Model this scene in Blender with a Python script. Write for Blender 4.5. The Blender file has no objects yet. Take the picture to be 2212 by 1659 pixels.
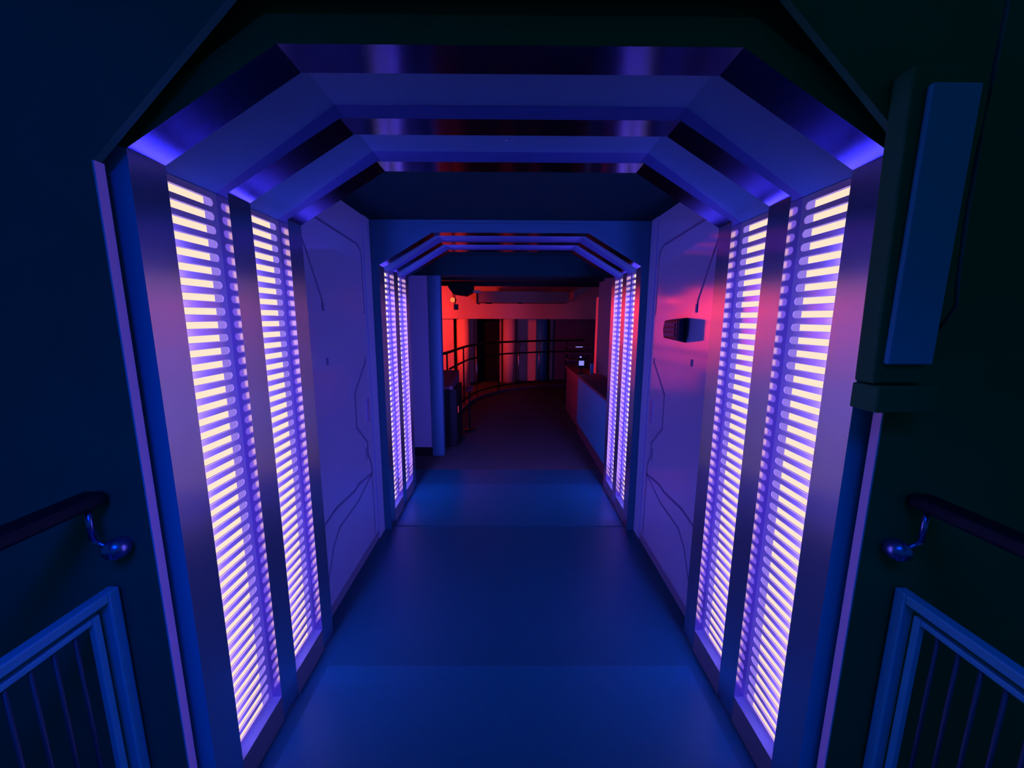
import bpy, bmesh, math, random
from mathutils import Vector, Matrix
random.seed(4)
sc = bpy.context.scene
COL = sc.collection
ANISO_ROT = 0.0

# ------------------------------------------------------------------ materials
def mat(name, col, rough=0.5, metal=0.0, aniso=0.0, emit=None, strength=0.0, noise=0.0, nscale=8.0, bump=0.0, spec=0.5, stretch=None):
    m = bpy.data.materials.new(name)
    m.use_nodes = True
    nt = m.node_tree
    b = nt.nodes['Principled BSDF']
    b.inputs['Base Color'].default_value = (*col, 1)
    b.inputs['Roughness'].default_value = rough
    b.inputs['Metallic'].default_value = metal
    b.inputs['Specular IOR Level'].default_value = spec
    if aniso:
        b.inputs['Anisotropic'].default_value = aniso
        b.inputs['Anisotropic Rotation'].default_value = ANISO_ROT
        t = nt.nodes.new('ShaderNodeTangent')
        t.direction_type = 'UV_MAP'
        t.uv_map = 'grain'
        nt.links.new(t.outputs['Tangent'], b.inputs['Tangent'])
    if emit:
        b.inputs['Emission Color'].default_value = (*emit, 1)
        b.inputs['Emission Strength'].default_value = strength
    if noise or bump:
        tc = nt.nodes.new('ShaderNodeTexCoord')
        mp = nt.nodes.new('ShaderNodeMapping')
        if stretch:
            mp.inputs['Scale'].default_value = stretch
        n = nt.nodes.new('ShaderNodeTexNoise')
        n.inputs['Scale'].default_value = nscale
        n.inputs['Detail'].default_value = 5
        nt.links.new(tc.outputs['Object'], mp.inputs['Vector'])
        nt.links.new(mp.outputs['Vector'], n.inputs['Vector'])
        if noise:
            mx = nt.nodes.new('ShaderNodeMix')
            mx.data_type = 'RGBA'
            mx.inputs[6].default_value = (*[c * (1 - noise) for c in col], 1)
            mx.inputs[7].default_value = (*[min(1, c * (1 + noise)) for c in col], 1)
            nt.links.new(n.outputs['Fac'], mx.inputs[0])
            nt.links.new(mx.outputs[2], b.inputs['Base Color'])
        if bump:
            bp = nt.nodes.new('ShaderNodeBump')
            bp.inputs['Strength'].default_value = bump
            bp.inputs['Distance'].default_value = 0.002
            nt.links.new(n.outputs['Fac'], bp.inputs['Height'])
            nt.links.new(bp.outputs['Normal'], b.inputs['Normal'])
    return m

M = {}
M['steel'] = mat('brushed_violet_steel', (.92, .80, 1.0), .25, 1.0, aniso=.965, noise=.05, nscale=30, stretch=(6, 6, .3))
M['steelend'] = mat('polished_violet_steel', (.62, .47, .95), .13, 1.0)
M['darksteel'] = mat('dark_brushed_steel', (.045, .065, .145), .18, 1.0, aniso=.9)  # darker copy of the band steel, shade painted in on chamfers and top
M['ductpaint'] = mat('pale_blue_duct_paint', (.02, .75, .90), .7, noise=.08, nscale=9)
M['casepaint'] = mat('blue_case_paint', (.01, .32, .52), .6, noise=.08, nscale=9)
M['sill'] = mat('satin_violet_sill', (.13, .14, .20), .5)
M['front'] = mat('satin_navy_paint', (.015, .42, .70), .6, spec=.2)  # front face colour with the blue light painted in
M['lining'] = mat('satin_grey_paint', (.026, .10, .175), .6, 0.0, noise=.08, nscale=12)
M['cover'] = mat('satin_sheet', (.96, .72, .84), .20, .55, aniso=.95)
M['glow'] = mat('violet_acrylic', (.0, .0, .0), .5, emit=(.28, .185, .76), strength=1.0, spec=.1)  # violet halo around the tubes, painted as a glow on the plate
M['cream'] = mat('cream_tube_light', (.0, .0, .0), .5, emit=(1.1, .81, .60), strength=1.0, spec=.1)
M['ledfar'] = mat('blue_led_bright', (.1, .1, .4), .4, emit=(.14, .11, 1.0), strength=100)
M['led'] = mat('blue_led', (.1, .1, .4), .4, emit=(.14, .11, 1.0), strength=84)  # added blue fill, not a known light of the arches
M['door'] = mat('glossy_pale_door', (.56, .60, 1.0), .11, .36, noise=.04, nscale=5, spec=.8)
M['seam'] = mat('dark_seam', (.11, .12, .30), .6)
M['doorkick'] = mat('door_kick_plate', (.22, .22, .36), .4, .3, noise=.1, nscale=20)
M['handleplate'] = mat('satin_handle_plate', (.55, .40, .80), .3, .5)
M['handle'] = mat('polished_handle', (.55, .45, .60), .18, 1.0)
M['device'] = mat('navy_plastic', (.008, .014, .03), .4, spec=.25)
M['devicegrille'] = mat('blue_grey_louvre', (.05, .06, .13), .45, spec=.3)
M['floor'] = mat('navy_floor', (.002, .062, .084), .38, 0.0, noise=.16, nscale=60, bump=.12, spec=.3)
M['plate'] = mat('blue_threshold_plate', (.002, .083, .115), .35, 0.0, noise=.1, nscale=40, bump=.08, spec=.35)
M['ceil'] = mat('dark_ceiling', (.002, .023, .023), .85, spec=.05, noise=.15, nscale=6)
M['wall'] = mat('blue_wall_paint', (.012, .13, .19), .6, noise=.08, nscale=6)
M['facade'] = mat('dark_teal_facade', (.015, .15, .055), .7, noise=.12, nscale=9, spec=.2)
M['facadeblue'] = mat('navy_facade', (.012, .15, .12), .7, noise=.12, nscale=9, spec=.2)  # bluer copy of the facade, blue light on the left wall painted in
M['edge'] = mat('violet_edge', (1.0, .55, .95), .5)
M['rail'] = mat('dark_painted_rail', (.004, .012, .02), .5, spec=.2)
M['railframe'] = mat('blue_painted_frame', (.04, .40, .60), .45, noise=.1, nscale=30)
M['mesh'] = mat('dark_bar', (.02, .05, .09), .5, .3)
M['knob'] = mat('blue_metal_knob', (.2, .25, .7), .25, .9)
M['jamb'] = mat('blue_jamb_paint', (.02, .11, .18), .6)
M['pale'] = mat('pale_painted_wall', (.30, .28, .44), .55, noise=.04, nscale=4)
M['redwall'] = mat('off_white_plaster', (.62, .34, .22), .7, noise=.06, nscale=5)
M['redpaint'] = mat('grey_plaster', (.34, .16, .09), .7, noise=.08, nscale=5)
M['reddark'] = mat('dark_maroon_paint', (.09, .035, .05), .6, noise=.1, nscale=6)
M['redfloor'] = mat('dark_carpet', (.055, .05, .05), .9, noise=.25, nscale=40, bump=.2, spec=.05)
M['black'] = mat('black_paint', (.006, .007, .009), .6, spec=.15, noise=.2, nscale=10)
M['void'] = mat('matt_black_opening', (.004, .005, .008), .9, spec=.1)
M['chrome'] = mat('steel_post', (.6, .45, .42), .25, 1.0)
M['console'] = mat('blue_laminate', (.015, .26, .40), .5, noise=.06, nscale=5)
M['lamp'] = mat('red_lamp_glass', (.8, .1, .05), .3, emit=(1.0, .03, .008), strength=9)
M['screen'] = mat('screen_glow', (.1, .1, .3), .3, emit=(.28, .27, .80), strength=1.0)
M['screenline'] = mat('screen_text', (.02, .02, .1), .3, emit=(.03, .03, .30), strength=1.0)
M['indicator'] = mat('red_indicator', (.6, .05, .1), .3, emit=(.75, .05, .12), strength=.9)
M['cable'] = mat('dark_cable', (.05, .12, .14), .5)

# ------------------------------------------------------------------ mesh builder
class MB:
    def __init__(s):
        s.v = []; s.f = []; s.sm = []
    def add(s, vs, fs, smooth=False):
        o = len(s.v)
        s.v += [tuple(v) for v in vs]
        s.f += [tuple(i + o for i in f) for f in fs]
        s.sm += [smooth] * len(fs)
        return s
    def box(s, x0, x1, y0, y1, z0, z1):
        x0, x1 = sorted((x0, x1)); y0, y1 = sorted((y0, y1)); z0, z1 = sorted((z0, z1))
        vs = [(x, y, z) for z in (z0, z1) for y in (y0, y1) for x in (x0, x1)]
        return s.add(vs, [(0, 2, 3, 1), (4, 5, 7, 6), (0, 1, 5, 4), (2, 6, 7, 3), (0, 4, 6, 2), (1, 3, 7, 5)])
    def prism(s, poly, a, b, axis):
        """poly: list of 2D points in the two other axes (x->(y,z), y->(x,z), z->(x,y)); extruded a..b"""
        n = len(poly)
        area = sum(poly[i][0] * poly[(i + 1) % n][1] - poly[(i + 1) % n][0] * poly[i][1] for i in range(n))
        if area < 0: poly = poly[::-1]
        def P(p, t):
            return {'x': (t, p[0], p[1]), 'y': (p[0], t, p[1]), 'z': (p[0], p[1], t)}[axis]
        a, b = sorted((a, b))
        vs = [P(p, a) for p in poly] + [P(p, b) for p in poly]
        fs = [tuple(range(n - 1, -1, -1)), tuple(range(n, 2 * n))] + [(i, (i + 1) % n, n + (i + 1) % n, n + i) for i in range(n)]
        if axis == 'y': fs = [f[::-1] for f in fs]
        return s.add(vs, fs)
    def band(s, inner, outer, y0, y1):
        """open arch: strip between an inner and an outer polyline (x,z), from y0 to y1"""
        n = len(inner)
        vs = [(x, y0, z) for x, z in inner] + [(x, y0, z) for x, z in outer] + [(x, y1, z) for x, z in inner] + [(x, y1, z) for x, z in outer]
        fs = []
        for i in range(n - 1):
            fs += [(i, i + 1, n + i + 1, n + i), (2 * n + i, 3 * n + i, 3 * n + i + 1, 2 * n + i + 1),
                   (i, 2 * n + i, 2 * n + i + 1, i + 1), (n + i, n + i + 1, 3 * n + i + 1, 3 * n + i)]
        fs += [(0, n, 3 * n, 2 * n), (n - 1, 3 * n - 1, 4 * n - 1, 2 * n - 1)]
        return s.add(vs, fs)
    def tube(s, pts, r, n=10, cap=True):
        pts = [Vector(p) for p in pts]
        vs, fs = [], []
        for i, p in enumerate(pts):
            t = (pts[min(i + 1, len(pts) - 1)] - pts[max(i - 1, 0)]).normalized()
            u = t.cross(Vector((0, 0, 1)))
            if u.length < 1e-3: u = t.cross(Vector((1, 0, 0)))
            u.normalize(); w = u.cross(t)
            rr = r[i] if isinstance(r, (list, tuple)) else r
            vs += [p + rr * (math.cos(2 * math.pi * k / n) * u + math.sin(2 * math.pi * k / n) * w) for k in range(n)]
        for i in range(len(pts) - 1):
            for k in range(n):
                a, b = i * n + k, i * n + (k + 1) % n
                fs.append((a, b, b + n, a + n))
        if cap:
            fs += [tuple(range(n - 1, -1, -1)), tuple(range((len(pts) - 1) * n, len(pts) * n))]
        return s.add(vs, fs, True)
    def lathe(s, prof, c, n=20, axis='z'):
        """prof: (radius, height) pairs revolved about an axis through c"""
        vs, fs = [], []
        for r, h in prof:
            for k in range(n):
                a = 2 * math.pi * k / n
                q = (r * math.cos(a), r * math.sin(a), h)
                if axis == 'x': q = (h, q[0], q[1])
                if axis == 'y': q = (q[0], h, q[1])
                vs.append((c[0] + q[0], c[1] + q[1], c[2] + q[2]))
        for i in range(len(prof) - 1):
            for k in range(n):
                a, b = i * n + k, i * n + (k + 1) % n
                fs.append((a, b, b + n, a + n))
        fs += [tuple(range(n - 1, -1, -1)), tuple(range((len(prof) - 1) * n, len(prof) * n))]
        return s.add(vs, fs, True)
    def seam(s, pts, x, side, w=.008, t=.0015):
        """thin inlaid strip along a (y,z) polyline on the plane x, facing the corridor"""
        for (y0, z0), (y1, z1) in zip(pts, pts[1:]):
            d = Vector((y1 - y0, z1 - z0)); L = d.length
            if L < 1e-5: continue
            d /= L; nrm = Vector((-d.y, d.x)) * w / 2
            a = Vector((y0, z0)) - d * w * .3; b = Vector((y1, z1)) + d * w * .3
            s.prism([tuple(a + nrm), tuple(b + nrm), tuple(b - nrm), tuple(a - nrm)], x - .002, x + t, 'x') if side < 0 else \
                s.prism([tuple(a + nrm), tuple(b + nrm), tuple(b - nrm), tuple(a - nrm)], x - t, x + .002, 'x')
        return s
    def build(s, name, m, parent=None, bevel=0.0, origin=None):
        me = bpy.data.meshes.new(name)
        off = Vector(origin) if origin else Vector((0, 0, 0))
        me.from_pydata([tuple(Vector(v) - off) for v in s.v], [], s.f)
        bm = bmesh.new(); bm.from_mesh(me)
        bmesh.ops.recalc_face_normals(bm, faces=bm.faces)
        uv = bm.loops.layers.uv.new('grain')
        for f in bm.faces:
            nx, ny, nz = map(abs, f.normal)
            for l in f.loops:
                p = l.vert.co
                l[uv].uv = (p.y, p.z) if (nx > .8 and nx > ny) else ((p.x, p.z) if ny > .5 else (p.y, p.x))
        bm.to_mesh(me); bm.free()
        for p, q in zip(me.polygons, s.sm): p.use_smooth = q
        me.materials.append(M[m] if isinstance(m, str) else m)
        o = bpy.data.objects.new(name, me)
        COL.objects.link(o)
        o.location = off
        if parent is not None:
            o.parent = parent
            o.location = off - Vector(parent.location) if True else off
        if bevel:
            b = o.modifiers.new('bevel', 'BEVEL'); b.width = bevel; b.segments = 2; b.limit_method = 'ANGLE'
        return o

def tag(o, label, cat=None, group=None, kind=None):
    if label: o['label'] = label
    if cat: o['category'] = cat
    if group: o['group'] = group
    if kind: o['kind'] = kind
    return o
def empty(name, loc=(0, 0, 0)):
    o = bpy.data.objects.new(name, None); COL.objects.link(o); o.location = loc
    o.empty_display_size = .1
    return o
def struct(o, label=None, cat=None):
    return tag(o, label, cat, kind='structure')

# ------------------------------------------------------------------ portals
W, ZF, XT, ZT = .902, 1.99, .53, 2.21        # inner half width, chamfer foot, half width of the flat top, top
D = .038                                     # recess depth
def arch(off, zk=1.0):
    a, zf, xt, zt = W + off, ZF * zk + off * .35, XT + off * .35, ZT * zk + off
    return [(-a, 0), (-a, zf), (-xt, zt), (xt, zt), (a, zf), (a, 0)]
Y_ = [1.003, 1.109, 1.338, 1.447, 1.678, 1.782]
SILL = .112
NS = 44

def slotted_sheet(mb, side, y0, y1, z0, z1, x, n, t=.003):
    """sheet in the plane x with n stadium-shaped holes, both faces and the hole walls"""
    ys, ye = y0 + .017, y1 - .017
    ztop = z1 - .010
    pitch = (ztop - (z0 + .008)) / n
    h = .0248
    def hole(zc):
        r = h / 2; K = 6; pts = []
        for k in range(K + 1):
            a = -math.pi / 2 + math.pi * k / K
            pts.append((ye - r + r * math.cos(a), zc + r * math.sin(a)))
        for k in range(K + 1):
            a = math.pi / 2 + math.pi * k / K
            pts.append((ys + r + r * math.cos(a), zc + r * math.sin(a)))
        return pts
    xi, xo = x, x + side * t
    zs = []
    for i in range(n):
        zb, za = ztop - (i + 1) * pitch, ztop - i * pitch
        zc = (za + zb) / 2
        zs.append(zc)
        if i == 0: za = z1
        if i == n - 1: zb = z0
        H = hole(zc); K = len(H)
        half = K // 2
        R = []
        for j in range(K):
            if j < half:
                f = j / (half - 1); R.append((y1, zb + f * (za - zb)))
            else:
                f = (j - half) / (half - 1); R.append((y0, za + f * (zb - za)))
        vs = [(xi, *p) for p in H] + [(xi, *p) for p in R] + [(xo, *p) for p in H]
        fs = []
        for j in range(K):
            k = (j + 1) % K
            fs += [(j, k, K + k, K + j), (j, 2 * K + j, 2 * K + k, k)]
        mb.add(vs, fs)
    return zs, ys, ye, h

def portal(y_off, zk, label, names, ysc=1.0):
    Y = [1.003 + (y - 1.003) * ysc + y_off for y in Y_]
    root = empty('portal_arch', (0, Y[0], 0))
    tag(root, label, 'portal arch', 'eight-sided portal arches along the corridor')
    inn, out = arch(0, zk), arch(.06, zk)
    lin = arch(D, zk)
    for k, (a, b) in enumerate(((Y[0], Y[1]), (Y[2], Y[3]), (Y[4], Y[5]))):
        mb = MB().band(inn, out, a, b)
        o = mb.build('polished_band', 'steel', root)
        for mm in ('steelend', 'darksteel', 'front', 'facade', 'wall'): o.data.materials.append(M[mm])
        for q in o.data.polygons:
            if abs(q.normal.y) > .7: q.material_index = (5 if y_off > 1 else 3 if q.center.z < 1.5 else 4) if (k == 0 and q.normal.y < 0) else 1  # near front face blue below, dark above: fading light painted in
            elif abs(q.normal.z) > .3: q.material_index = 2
    for a, b in ((Y[1], Y[2]), (Y[3], Y[4])):
        mb = MB()
        e = arch(D, zk); f = arch(.058, zk)
        e[1] = (-(W + D), ZF * zk); e[4] = (W + D, ZF * zk)
        # overhead lining from chamfer foot to chamfer foot
        li = [(-(W + D), ZF * zk - .003)] + e[1:5] + [(W + D, ZF * zk - .003)]
        lo = [(-(W + .058), ZF * zk - .003)] + f[1:5] + [(W + .058, ZF * zk - .003)]
        mb.band(li, lo, a, b)
        mb.build('recess_lining', 'lining', root)
        for s in (-1, 1):
            MB().box(s * W, s * (W + .058), a, b, 0, SILL).build('recess_sill', 'sill', root)
    if y_off < 1:
        for x in (-.016, .004):
            MB().lathe([(.0042, 0), (.0042, .002), (.001, .003)], (x, 1.572, ZT + D - .003), 10).build('screw', 'handle', root)
    zt = ZF * zk - .004
    for r, (a, b) in enumerate(((Y[1], Y[2]), (Y[3], Y[4]))):
        for s in (-1, 1):
            p = empty('light_panel', (s * (W + D), (a + b) / 2, SILL))
            tag(p, names[(r, s)], 'light panel', 'glowing slotted light panels set in the portals')
            mb = MB()
            zs, ys, ye, h = slotted_sheet(mb, s, a, b, SILL, zt, s * (W + D), NS)
            mb.build('slotted_cover', 'cover', p)
            MB().box(s * (W + D + .007), s * (W + D + .010), a, b, SILL, zt).build('diffuser', 'glow', p)
            mb = MB()
            for z in zs:
                mb.box(s * (W + D + .0045), s * (W + D + .007), ys, ye - .034, z - .0100, z + .0100)
            mb.build('tube_light', 'cream', p)
            MB().box(s * (W + .006), s * (W + D - .006), a, a + .004, SILL + .07, zt - .16).build('led_strip', 'led' if y_off < 1 else 'ledfar', p)  # added strip for blue fill, hidden behind the near rim
    return root

portal(0, 1.0, 'near eight-sided portal arch with polished violet bands framing the whole view',
       {(0, -1): 'largest lit slotted panel on the left, nearest one of the near arch',
        (0, 1): 'largest lit slotted panel on the right, nearest one of the near arch',
        (1, -1): 'second lit slotted panel on the left, in front of the left door',
        (1, 1): 'second lit slotted panel on the right, in front of the right door'})
portal(1.789, .983, 'far eight-sided portal arch with four narrow lit strips leading to the red room',
       {(0, -1): 'far arch outer lit slotted panel, right behind the left door',
        (0, 1): 'far arch outer lit slotted panel, right behind the right door',
        (1, -1): 'far arch inner lit slotted panel on the left, beside the pale wall',
        (1, 1): 'far arch inner lit slotted panel on the right, beside the blue counter'}, ysc=1.01)

# ------------------------------------------------------------------ corridor between the portals
XD = .96
YA, YB = 1.782, 2.792
HC = 2.255
def door(side):
    d = empty('door_1' if side < 0 else 'door_2', (side * XD, 2.24, 0))
    tag(d, ('glossy violet door with angular seams on the left between the two portal arches' if side < 0 else
            'glossy violet door with a black wall lamp and magenta reflection on the right'), 'door', kind='structure')
    x = side * XD
    MB().box(x, x + side * .05, YA, 2.662, 0, HC).build('door_leaf', 'door', d)
    MB().box(x - side * .006, x + side * .05, 2.672, YB - .004, 0, HC).build('door_jamb', 'door', d)
    top = [(1.80, 2.100), (2.35, 2.068), (2.56, 2.056), (2.612, 2.030), (2.627, 1.98), (2.627, 1.63)]
    MB().seam(top, x, side, .013).build('seam', 'seam', d)
    MB().seam([(1.84, 2.04), (1.92, 1.917), (2.045, 1.693), (2.043, 1.655)], x, side, .013).build('seam', 'seam', d)
    MB().seam([(2.598, 1.34), (2.598, 1.316), (2.39, 1.14), (2.385, .92), (2.552, .772), (2.546, .69), (2.60, .60), (2.60, .53),
               (2.362, .555), (2.30, .54), (2.036, .557), (1.80, .52)], x, side, .016).build('seam', 'seam', d)
    MB().seam([(2.60, .53), (2.34, .45), (2.06, .43), (1.97, .36), (1.84, .12)], x, side, .013).build('seam', 'seam', d)
    MB().seam([(2.60, .53), (2.606, .075)], x, side, .012).build('seam', 'seam', d)
    MB().seam([(2.525, .74), (2.518, .66)], x, side, .014).build('seam', 'seam', d)
    kk = [(2.05, 1.672), (2.05, 1.640)]
    MB().seam(kk, x, side, .02, .003).seam([(2.056, 1.385), (2.056, 1.360)], x, side, .02, .003).build('seam', 'seam', d)
    MB().box(x - side * .003, x, YA, 2.662, .008, .062).build('kick_plate', 'doorkick', d)
    # lever handle on a rounded rose plate
    hy, hz = 2.59, .985
    pl = MB()
    poly = [(hy + .022 * math.cos(a), hz + .06 * (1 if math.sin(a) > 0 else -1) + .022 * math.sin(a)) for a in [2 * math.pi * (k + .5) / 20 for k in range(20)]]
    pl.prism(poly, x - side * .008, x, 'x')
    h = pl.build('handle_plate', 'handleplate', d)
    MB().tube([(x - side * .006, hy, hz), (x - side * .045, hy, hz), (x - side * .052, hy + .012, hz), (x - side * .054, hy + .06, hz + .008), (x - side * .052, hy + .115, hz + .004)],
              [.011, .009, .009, .008, .006], 10).build('lever', 'handle', h)
    MB().lathe([(.010, -.003), (.010, 0.0), (.006, .004)], (x - side * .008, hy, hz - .055), 12, 'x').build('keyhole', 'seam', h)
    return d
door(-1); door(1)

struct(MB().box(-XD - .3, XD + .3, YA - .02, YB + .01, HC, HC + .08).build('ceiling', 'ceil'), 'dark ceiling over the corridor between the two arches')

# wall lamp on the right door
def wall_lamp():
    c = (XD, 2.31, 1.54)
    r = empty('wall_lamp', c)
    tag(r, 'small dark louvred wall lamp on the glossy right door, ringed by magenta glow', 'wall lamp')
    x = XD - .0005
    # wedge body, narrower at the front and leaning towards the near arch
    back = [(2.150, 1.472), (2.345, 1.484), (2.365, 1.540), (2.345, 1.600), (2.150, 1.609)]
    front = [(2.085, 1.487), (2.285, 1.494), (2.305, 1.540), (2.285, 1.592), (2.085, 1.600)]
    n = 5
    vs = [(x, *p) for p in back] + [(x - .07, *p) for p in front]
    fs = [(4, 3, 2, 1, 0), (5, 6, 7, 8, 9)] + [(i, (i + 1) % n, n + (i + 1) % n, n + i) for i in range(n)]
    MB().add(vs, fs).build('lamp_body', 'device', r, bevel=.004)
    for k in range(3):
        z = 1.506 + k * .027
        MB().box(x - .075, x - .069, 2.13, 2.272, z, z + .020).build('louvre', 'devicegrille', r)
    MB().box(x - .074, x - .069, 2.102, 2.112, 1.495, 1.592).build('lamp_trim', 'devicegrille', r)
    return r
wall_lamp()

def notch_wall():
    o = arch(.061, .983); n = len(o)
    big = [(-1.3, 0), (-1.3, 2.0), (-1.3, HC), (1.3, HC), (1.3, 2.0), (1.3, 0)]
    return MB().band(o, big, YB + .004, YB + .02)
struct(notch_wall().build('wall_back', 'wall'), 'dark blue wall around the far arch')
# ------------------------------------------------------------------ floor
struct(MB().box(-3.5, 3.5, -2.5, 4.0, -.1, 0).build('floor', 'floor'), 'dark blue glossy floor of the gangway and corridor')
struct(MB().box(-4, 6, 4.0, 13.5, -.1, 0).build('floor', 'redfloor'), 'dark carpet floor of the red room beyond the far arch')
struct(MB().box(-.84, .84, .2, 1.586, 0, .004).build('trim_1', 'plate'), 'paler blue floor plate under the near arch')
struct(MB().box(-.89, .89, 2.84, 3.62, 0, .004).build('trim_2', 'plate'), 'paler blue floor plate under the far arch')

# ------------------------------------------------------------------ front facade with eight-sided opening
def facade(side):
    x = .935
    poly = [(side * x, 0), (side * x, 1.945), (side * .56, 2.30), (0, 2.30), (0, 3.4), (side * 3.2, 3.4), (side * 3.2, 0)]
    o = MB().prism(poly, .953, .971, 'y').build('wall_left' if side < 0 else 'wall_right', 'facadeblue' if side < 0 else 'facade')
    struct(o, 'dark front wall left of the near arch' if side < 0 else 'dark front wall right of the near arch')
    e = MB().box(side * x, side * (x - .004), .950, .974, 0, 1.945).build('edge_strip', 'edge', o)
facade(-1); facade(1)

# ------------------------------------------------------------------ gangway railings
def surround():
    o = arch(.062); big = [(-3.2, 0), (-3.2, 2.0), (-3.2, 3.4), (3.2, 3.4), (3.2, 2.0), (3.2, 0)]
    return MB().band(o, big, 1.03, 1.05)
struct(surround().build('wall_front', 'facade'), 'dark wall filling the gap behind the front wall around the near arch')
def railing(side):
    x = side * 1.05
    r = empty('railing', (x, .95, 0))
    tag(r, 'dark gangway railing at the left edge, with blue framed lower panel' if side < 0 else 'dark gangway railing at the right edge, with blue framed lower panel', 'railing', 'gangway railings')
    y1 = .944
    MB().box(x - .03, x + .03, -1.4, y1, 1.13, 1.165).build('handrail', 'rail', r, bevel=.01)
    f = MB()
    f.box(x - .015, x + .015, y1 - .03, y1, .03, .895).box(x - .015, x + .015, -1.4, y1 - .03, .868, .895).box(x - .015, x + .015, -1.4, y1 - .03, .03, .06)
    f.build('panel_frame', 'railframe', r, bevel=.004)
    g = MB().box(x - .008, x + .008, y1 - .068, y1 - .05, .06, .852).box(x - .008, x + .008, -1.4, y1 - .068, .836, .852)
    g.build('inner_frame', 'railframe', r, bevel=.003)
    for k in range(20):
        y = y1 - .105 - k * .045
        MB().tube([(x, y, .06), (x, y, .838)], .005, 6).build('baluster', 'mesh', r)
    MB().lathe([(.001, -.03), (.016, -.028), (.026, -.015), (.028, 0), (.024, .014), (.012, .024), (.012, .04), (.03, .045)], (x - side * .05, .925, 1.017), 18, 'y').build('end_knob', 'knob', r)
    b = MB().tube([(x - side * .012, .905, 1.05), (x - side * .012, .905, 1.125)], .007, 8)
    b.tube([(x - side * .012, .905, 1.05), (x - side * .03, .912, 1.03), (x - side * .05, .925, 1.02)], .006, 8)
    b.build('bracket', 'knob', r)
    for a, b, z in ((-.02, .02, 0), (-1.3, -1.26, 0)):
        MB().box(x - .018, x + .018, a, b, z, 1.13).build('post', 'rail', r)
railing(-1); railing(1)

# things on the front walls
t = empty('wall_duct', (-1.3, .6, 2.06))
tag(t, 'pale blue overhead duct at the top left corner of the view', 'duct')
MB().box(-1.75, -1.3, -1.2, 1.19 - .24, 2.057, 2.75).build('duct_body', 'ductpaint', t, bevel=.01)
MB().box(-1.76, -1.292, .62, .64, 2.05, 2.76).build('duct_flange', 'facade', t)

t = empty('hanging_case', (.9, .926, 1.45))
tag(t, 'tall narrow dark blue case hung on the right front wall above its lit edge', 'case')
MB().prism([(.848, 1.453), (.962, 1.453), (.945, 2.12), (.832, 2.12)], .90, .9525, 'y').build('case_body', 'facade', t, bevel=.006)
MB().box(.862, .965, .885, .90, 1.50, 2.08).build('case_cover', 'casepaint', t, bevel=.004)
MB().box(.846, .985, .88, .9525, 1.388, 1.45).build('case_bracket', 'facade', t, bevel=.004)

o = MB().tube([(1.0, .90, 2.3), (.996, .90, 2.1), (.994, .9, 1.943), (.996, .9, 1.81), (1.002, .9, 1.694), (1.02, .91, 1.632), (1.03, .935, 1.60), (1.035, .9525, 1.58)], .004, 8).build('hanging_cable', 'cable')
tag(o, 'thin dark cable hanging down the front wall at far right', 'cable')

# ------------------------------------------------------------------ end of the corridor and the red room
HR = 2.27
# pale return wall left of the opening
struct(MB().box(-1.9, -.905, 4.44, 4.52, .10, HR).build('wall_left', 'pale'), 'pale violet wall facing the camera beyond the far arch')
struct(MB().box(-1.9, -.905, 4.425, 4.44, 0, .10).build('baseboard_left', 'black'), 'dark skirting under the pale violet wall')
struct(MB().box(-.905, -.775, 4.43, 4.54, 0, HR).build('trim_3', 'jamb'), 'blue jamb at the left of the red room opening')
struct(MB().box(-1.9, -1.22, 3.62, 4.425, 0, HR).box(-1.9, -XD - .01, 3.58, 3.62, 0, HR).build('wall_left', 'wall'), 'blue side wall behind the far arch, left')
struct(MB().box(1.30, 1.9, 3.58, 5.9, 0, HR).build('wall_right', 'wall'), 'dark side wall behind the far arch, right')
struct(MB().box(XD + .01, 1.9, 3.58, 3.62, 0, HR).build('wall_right', 'facade'), 'dark return wall behind the far arch, right')
struct(MB().box(-1.9, 1.9, 3.575, 4.6, HR, HR + .08).build('ceiling', 'ceil'), 'dark ceiling behind the far arch')
struct(MB().box(-4, 6, 4.55, 13.5, HR + .10, HR + .18).build('ceiling', 'black'), 'dark ceiling of the red room')
struct(MB().box(-1.9, 1.9, 4.40, 4.60, 2.06, HR).build('trim_4', 'ceil'), 'dark lintel over the opening to the red room')
# ceiling beams
for i, (y, z0) in enumerate(((5.6, 2.12), (7.1, 2.17))):
    struct(MB().box(-3.5, 5, y, y + .18, z0, HR + .1).build('trim_%d' % (5 + i), 'black'), 'dark ceiling beam in the red room')
# back wall, curved, in facets
def cat(pts, n=8):
    out = []
    P = [Vector((*p, 0)) if len(p) == 2 else Vector(p) for p in pts]
    for i in range(len(P) - 1):
        p0, p1, p2, p3 = P[max(i - 1, 0)], P[i], P[i + 1], P[min(i + 2, len(P) - 1)]
        for k in range(n):
            t = k / n
            out.append(.5 * ((2 * p1) + (-p0 + p2) * t + (2 * p0 - 5 * p1 + 4 * p2 - p3) * t * t + (-p0 + 3 * p1 - 3 * p2 + p3) * t ** 3))
    out.append(P[-1])
    return [(p.x, p.y) for p in out]
def wallstrip(path, z0, z1, t, name, m, label):
    mb = MB()
    n = len(path)
    for (x0, y0), (x1, y1) in zip(path, path[1:]):
        d = Vector((x1 - x0, y1 - y0)).normalized()
        nx, ny = -d.y * t, d.x * t
        mb.prism([(x0, y0), (x1, y1), (x1 + nx, y1 + ny), (x0 + nx, y0 + ny)], z0, z1, 'z')
    return struct(mb.build(name, m), label)
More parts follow.
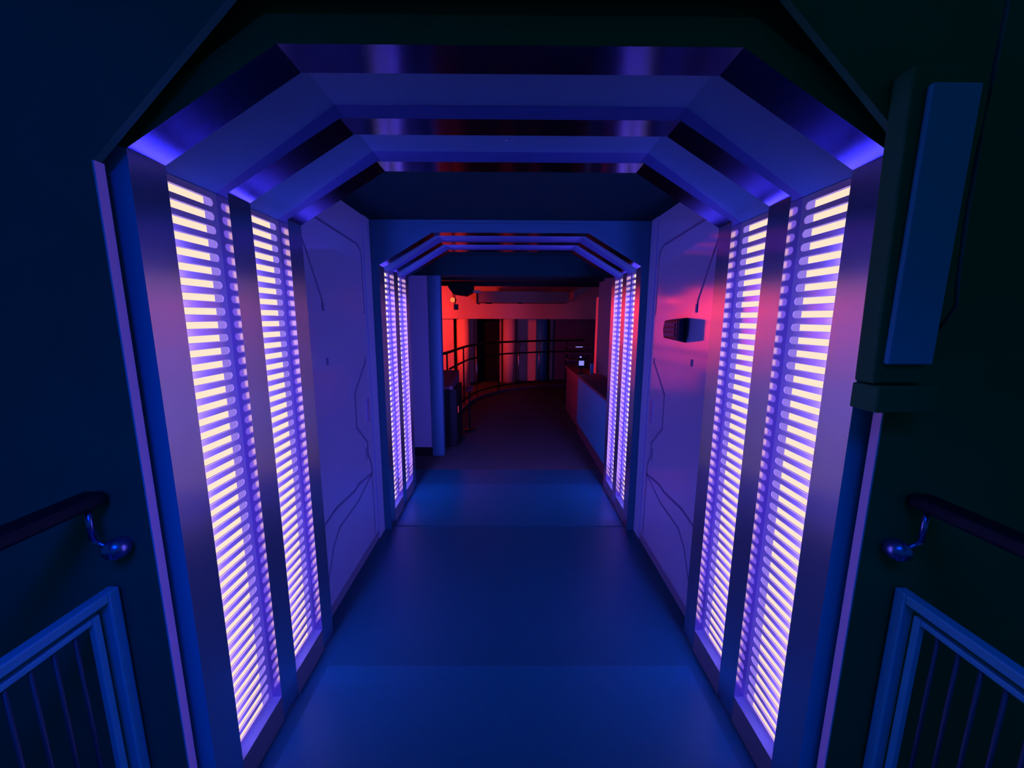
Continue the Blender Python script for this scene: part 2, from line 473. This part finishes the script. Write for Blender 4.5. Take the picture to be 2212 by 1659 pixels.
# path of the curved rail and, outside it, of the curved bulkhead and the back wall
RP = cat([(-.99, 5.62), (-.93, 6.0), (-.86, 6.8), (-.71, 7.66), (-.25, 8.5), (.19, 8.86), (.87, 9.24), (1.75, 9.45)])
BW = cat([(-3.4, 5.6), (-2.9, 7.6), (-2.2, 9.1), (-1.35, 10.1), (-.5, 10.6), (.5, 10.85), (1.6, 10.9), (3.2, 10.6), (4.6, 10.0)])
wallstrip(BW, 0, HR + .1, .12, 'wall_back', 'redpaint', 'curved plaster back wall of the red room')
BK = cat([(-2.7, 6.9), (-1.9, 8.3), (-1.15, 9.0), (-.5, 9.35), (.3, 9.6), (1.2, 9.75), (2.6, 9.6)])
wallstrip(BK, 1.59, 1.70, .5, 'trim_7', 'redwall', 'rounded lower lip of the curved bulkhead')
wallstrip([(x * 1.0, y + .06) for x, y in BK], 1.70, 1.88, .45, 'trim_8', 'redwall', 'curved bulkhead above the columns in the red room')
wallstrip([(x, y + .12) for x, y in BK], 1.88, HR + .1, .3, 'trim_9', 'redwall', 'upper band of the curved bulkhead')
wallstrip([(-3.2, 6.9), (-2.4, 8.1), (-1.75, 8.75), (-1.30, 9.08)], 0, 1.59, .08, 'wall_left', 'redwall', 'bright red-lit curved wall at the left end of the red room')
# right wall return, lit edge on
struct(MB().box(1.30, 1.42, 5.9, 6.05, .55, 1.92).build('trim_10', 'redwall'), 'red lit jamb at the right of the red room')
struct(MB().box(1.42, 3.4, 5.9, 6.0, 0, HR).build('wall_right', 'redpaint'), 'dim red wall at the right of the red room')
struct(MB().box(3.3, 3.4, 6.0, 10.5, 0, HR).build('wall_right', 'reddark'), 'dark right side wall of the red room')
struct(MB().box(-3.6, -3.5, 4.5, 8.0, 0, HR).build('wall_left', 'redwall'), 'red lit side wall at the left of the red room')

# overhead box in front of the bulkhead
t = empty('ceiling_duct', (.2, 8.6, 1.95))
tag(t, 'broad red-lit ceiling box in front of the curved bulkhead', 'duct')
MB().box(-.69, 1.20, 8.25, 8.9, 1.925, 2.15).build('duct_body', 'redpaint', t, bevel=.006)
MB().box(-.70, -.685, 8.22, 8.9, 1.90, 2.17).build('duct_flange', 'black', t)
MB().box(-.52, -.38, 8.3, 8.4, 1.90, 1.925).build('ceiling_vent', 'black', t)
MB().box(.16, .25, 8.3, 8.4, 1.905, 1.925).build('ceiling_vent', 'black', t)
t = empty('ceiling_duct', (1.6, 7.4, 2.1))
tag(t, 'slanting dim red duct under the ceiling at the right of the red room', 'duct')
MB().prism([(1.20, 1.98), (1.62, 2.22), (1.62, 2.31), (1.20, 2.12)], 7.6, 8.2, 'y').build('duct_body', 'redpaint', t)
t = empty('ceiling_bracket', (-.9, 6.9, 2.1))
tag(t, 'dark angular bracket under the ceiling above the red lamp', 'bracket')
MB().prism([(-1.02, 2.17), (-.62, 2.17), (-.62, 2.03), (-.74, 1.965), (-.94, 1.99), (-1.02, 2.1)], 6.6, 6.9, 'y').build('bracket_body', 'black', t)
MB().box(-.62, -.50, 6.7, 6.8, 2.02, 2.06).build('bracket_arm', 'redwall', t)

# red lamp
t = empty('red_spotlight', (-1.08, 7.5, 1.95))
tag(t, 'small glowing red spotlight high at the left of the red room', 'spotlight')
MB().lathe([(.018, -.05), (.05, -.03), (.055, .05), (.03, .07)], (-1.06, 7.42, 1.93), 14, 'y').build('lamp_housing', 'black', t)
MB().lathe([(.001, -.001), (.045, 0), (.045, .008)], (-1.06, 7.36, 1.93), 14, 'y').build('lamp_lens', 'lamp', t)
MB().tube([(-1.06, 7.45, 1.98), (-1.06, 7.45, HR + .1)], .01, 6).build('lamp_stem', 'black', t)
t = empty('wall_speaker', (-1.0, 7.3, 1.75))
tag(t, 'small dark box below the red spotlight', 'speaker')
MB().box(-1.02, -.945, 7.2, 7.28, 1.75, 1.85).build('speaker_case', 'reddark', t, bevel=.005)
MB().tube([(-1.0, 7.25, 1.85), (-1.0, 7.25, HR + .1)], .008, 6).build('speaker_stem', 'black', t)

# columns along the back
cols = [(-1.10, 9.22, .15, 'wide red-lit round column at the left, behind the rail'),
        (-.02, 9.75, .16, 'brightest round column in the middle of the red room, right of the dark doorway'),
        (.80, 10.0, .15, 'dark bluish round column right of the middle door')]
for x, y, r, lab in cols:
    c = empty('column', (x, y, 0))
    tag(c, lab, 'column', 'round columns of the red room')
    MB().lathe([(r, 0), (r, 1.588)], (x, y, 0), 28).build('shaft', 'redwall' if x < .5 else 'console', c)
    MB().lathe([(r + .012, 0), (r + .012, .05), (r, .052)], (x, y, 0), 28).build('plinth', 'reddark', c)
# doorway and doors in the back wall
def backdoor(n, x0, x1, y, m, label, hx):
    d = empty('door_%d' % n, ((x0 + x1) / 2, y, 0))
    tag(d, label, 'door', kind='structure')
    MB().box(x0, x1, y, y + .05, 0, 1.60).build('door_leaf', m, d)
    MB().box(x0 - .08, x0, y - .02, y + .07, 0, 1.66).box(x1, x1 + .05, y - .02, y + .07, 0, 1.66).box(x0, x1, y - .02, y + .07, 1.60, 1.66).build('door_frame', 'redpaint', d)
    MB().tube([(hx, y - .002, .92), (hx, y - .05, .92), (hx, y - .05, 1.06), (hx, y - .002, 1.06)], .012, 8).build('door_handle', 'chrome', d)
backdoor(3, -.83, -.27, 9.95, 'void', 'black doorway with a bright pull handle behind the curved rail', -.70)
backdoor(4, .18, .66, 10.12, 'redwall', 'dim maroon door in the middle of the back wall', .26)
struct(MB().box(1.02, 1.09, 10.1, 10.2, 0, 1.60).build('trim_11', 'redwall'), 'narrow pale red jamb on the right of the back wall')
struct(MB().box(1.09, 2.6, 10.15, 10.2, 0, 1.66).build('wall_back', 'reddark'), 'dark panelled part of the back wall')
struct(MB().box(-1.08, -.92, 9.82, 10.0, 0, 1.62).build('trim_12', 'redwall'), 'red lit pier left of the black doorway')

# curved railing
t = empty('curved_railing', (0, 8.7, 0))
tag(t, 'curved railing with three dark rails sweeping across the red room', 'railing')
MB().tube([(x, y, 1.09) for x, y in RP], .022, 8).build('handrail', 'black', t)
MB().tube([(x, y, .83) for x, y in RP[8:]], .018, 8).build('middle_rail', 'black', t)
MB().tube([(x, y, .14) for x, y in RP[16:]], .018, 8).build('bottom_rail', 'black', t)
k = MB()
for (x0, y0), (x1, y1) in zip(RP, RP[1:]):
    d = Vector((x1 - x0, y1 - y0)).normalized(); nx, ny = -d.y * .05, d.x * .05
    k.prism([(x0 - nx, y0 - ny), (x1 - nx, y1 - ny), (x1 + nx, y1 + ny), (x0 + nx, y0 + ny)], 0, .045, 'z')
k.build('kerb', 'reddark', t)
for i in (6, 12, 18, 25, 32, 40, 46, 52):
    if i < len(RP):
        x, y = RP[i]
        MB().tube([(x, y, .04), (x, y, 1.08)], .013, 8).build('post', 'chrome' if i in (25, 40, 46) else 'black', t)
# rope stanchion at left of the rail
t = empty('reception_desk', (-.8, 5.0, 0))
tag(t, 'dark desk with a sloping lectern top at the left, in front of the curved rail', 'desk')
MB().box(-1.1, -.66, 4.75, 5.3, 0, .74).build('desk_body', 'black', t, bevel=.01)
MB().prism([(4.72, .74), (5.33, .74), (5.33, .90), (4.72, .78)], -1.12, -.70, 'x').build('desk_top', 'reddark', t)
MB().box(-.66, -.655, 4.86, 4.872, .42, .50).build('power_light', 'indicator', t)
t = empty('info_stand', (-.58, 5.5, 0))
tag(t, 'small tilted reading board on a thin dark stand beside the dark desk', 'stand')
MB().tube([(-.58, 5.5, .0), (-.58, 5.5, .60)], .013, 8).build('stand_pole', 'black', t)
MB().lathe([(.09, 0), (.09, .012), (.02, .02)], (-.58, 5.5, 0), 16).build('stand_base', 'black', t)
MB().add([(-.63, 5.44, .585), (-.53, 5.44, .605), (-.53, 5.56, .655), (-.63, 5.56, .635), (-.63, 5.445, .573), (-.53, 5.445, .593), (-.53, 5.565, .643), (-.63, 5.565, .623)],
         [(0, 1, 2, 3), (7, 6, 5, 4), (0, 4, 5, 1), (1, 5, 6, 2), (2, 6, 7, 3), (3, 7, 4, 0)]).build('reading_board', 'reddark', t)

# blue counter on the right
t = empty('counter', (1.1, 4.7, 0))
tag(t, 'low blue-lit counter running along the right behind the far arch', 'counter')
MB().box(.955, 1.29, 3.66, 5.45, .14, .80).build('counter_body', 'console', t, bevel=.006)
MB().box(.94, 1.29, 3.66, 5.47, .80, .83).build('counter_top', 'reddark', t, bevel=.004)
MB().box(.965, 1.29, 3.66, 5.44, 0, .14).build('toe_kick', 'reddark', t)
t = empty('counter', (1.3, 6.4, 0))
tag(t, 'dim red desk beyond the blue counter, carrying the small screen', 'counter')
MB().box(1.0, 1.29, 5.52, 6.9, 0, .74).build('counter_body', 'reddark', t, bevel=.006)
MB().box(.98, 1.29, 5.52, 6.92, .74, .78).build('counter_top', 'reddark', t, bevel=.004)
t = empty('desk_terminal', (1.06, 5.8, .78))
tag(t, 'small desk terminal with a glowing blue screen on the dim red desk', 'terminal')
MB().tube([(1.06, 5.84, .78), (1.06, 5.84, .90)], .015, 8).lathe([(.06, 0), (.06, .012), (.02, .02)], (1.06, 5.84, .78), 14).build('terminal_foot', 'black', t)
MB().box(1.00, 1.13, 5.80, 5.83, .87, 1.03).build('terminal_case', 'black', t, bevel=.006)
sO = MB().box(1.022, 1.098, 5.796, 5.80, .915, .985).build('screen', 'screen', t)
MB().box(1.035, 1.085, 5.7945, 5.796, .965, .970).box(1.03, 1.078, 5.7945, 5.796, .945, .950).box(1.04, 1.085, 5.7945, 5.796, .927, .932).build('screen_text', 'screenline', sO)
MB().box(1.035, 1.06, 5.80, 5.82, 1.03, 1.05).build('terminal_light', 'screen', t)
t = empty('card_reader', (1.20, 5.7, .78))
tag(t, 'slim dark blue upright reader on the desk right of the glowing screen', 'card reader')
MB().box(1.17, 1.215, 5.66, 5.70, .78, .96).build('reader_body', 'console', t, bevel=.006)
MB().box(1.165, 1.22, 5.655, 5.705, .78, .795).build('reader_base', 'black', t)
t = empty('wall_shelf', (1.25, 7.0, 1.0))
tag(t, 'dark shelf unit with blue glints at the right end of the rail', 'shelf')
for z in (.86, .98, 1.10):
    MB().box(1.02, 1.45, 6.95, 7.25, z, z + .02).build('shelf_board', 'reddark', t)
for x in (1.03, 1.43):
    MB().box(x - .01, x + .01, 7.22, 7.25, 0, 1.12).build('shelf_upright', 'black', t)
MB().box(1.16, 1.28, 6.945, 6.95, 1.102, 1.116).build('shelf_label', 'screen', t)  # blue glint drawn as a small glowing strip

# ------------------------------------------------------------------ lights
def area(name, loc, target, size, size_y, energy, col):
    l = bpy.data.lights.new(name, 'AREA'); l.shape = 'RECTANGLE'; l.size = size; l.size_y = size_y; l.energy = energy; l.color = col
    o = bpy.data.objects.new(name, l); COL.objects.link(o); o.location = loc
    o.rotation_euler = (Vector(target) - Vector(loc)).to_track_quat('-Z', 'Y').to_euler()
    return o
rl = area('red_lamp_left', (-1.85, 7.05, 1.75), (-1.95, 9.0, 1.40), .25, .25, 48, (1, .05, .03))
rl.data.spread = math.radians(115)
rw = area('red_lamp_wash', (-2.9, 6.2, 1.7), (1.3, 5.98, 1.2), .3, .3, 5, (1, .03, .06))  # added red fill aimed at the right jamb
rw.data.spread = math.radians(36)
gl = area('gangway_downlight', (0, -.40, 2.55), (0, .05, 0), 1.2, .5, 11.0, (.0, .10, 1))  # added blue fill for the railings and front faces, out of view
gl.data.spread = math.radians(100)

wl = area('gangway_side_light', (.2, -1.2, 2.95), (-1.9, .95, .75), .6, .4, 3.4, (.0, .05, 1))  # added blue fill for the left front wall, out of view
wl.data.spread = math.radians(64)

w = bpy.data.worlds.new('dim_teal'); sc.world = w; w.use_nodes = True
bg = w.node_tree.nodes['Background']
bg.inputs[0].default_value = (0.0, .034, .10, 1); bg.inputs[1].default_value = 1.0

# ------------------------------------------------------------------ camera
cam = bpy.data.cameras.new('camera'); co = bpy.data.objects.new('camera', cam); COL.objects.link(co)
cam.sensor_fit = 'HORIZONTAL'; cam.sensor_width = 36; cam.lens = 847.34 / 2212 * 36
cam.clip_start = .02; cam.clip_end = 60
p, r, yw = math.radians(9.482), math.radians(.27), math.radians(.272)
fwd0 = Vector((0, math.cos(p), -math.sin(p))); up0 = Vector((0, math.sin(p), math.cos(p))); rt0 = Vector((1, 0, 0))
rt = rt0 * math.cos(r) + up0 * math.sin(r); up = -rt0 * math.sin(r) + up0 * math.cos(r)
R = Matrix((rt, up, -fwd0)).transposed()
R = Matrix.Rotation(-yw, 3, 'Z') @ R
co.matrix_world = Matrix.Translation((.0015, 0, 1.6)) @ R.to_4x4()
sc.camera = co

vs = sc.view_settings
sc.display_settings.display_device = 'sRGB'
vs.view_transform = 'Standard'; vs.look = 'None'; vs.gamma = 1; vs.exposure = 0; vs.use_curve_mapping = False
sc.cycles.max_bounces = 10
sc.cycles.sample_clamp_indirect = 4
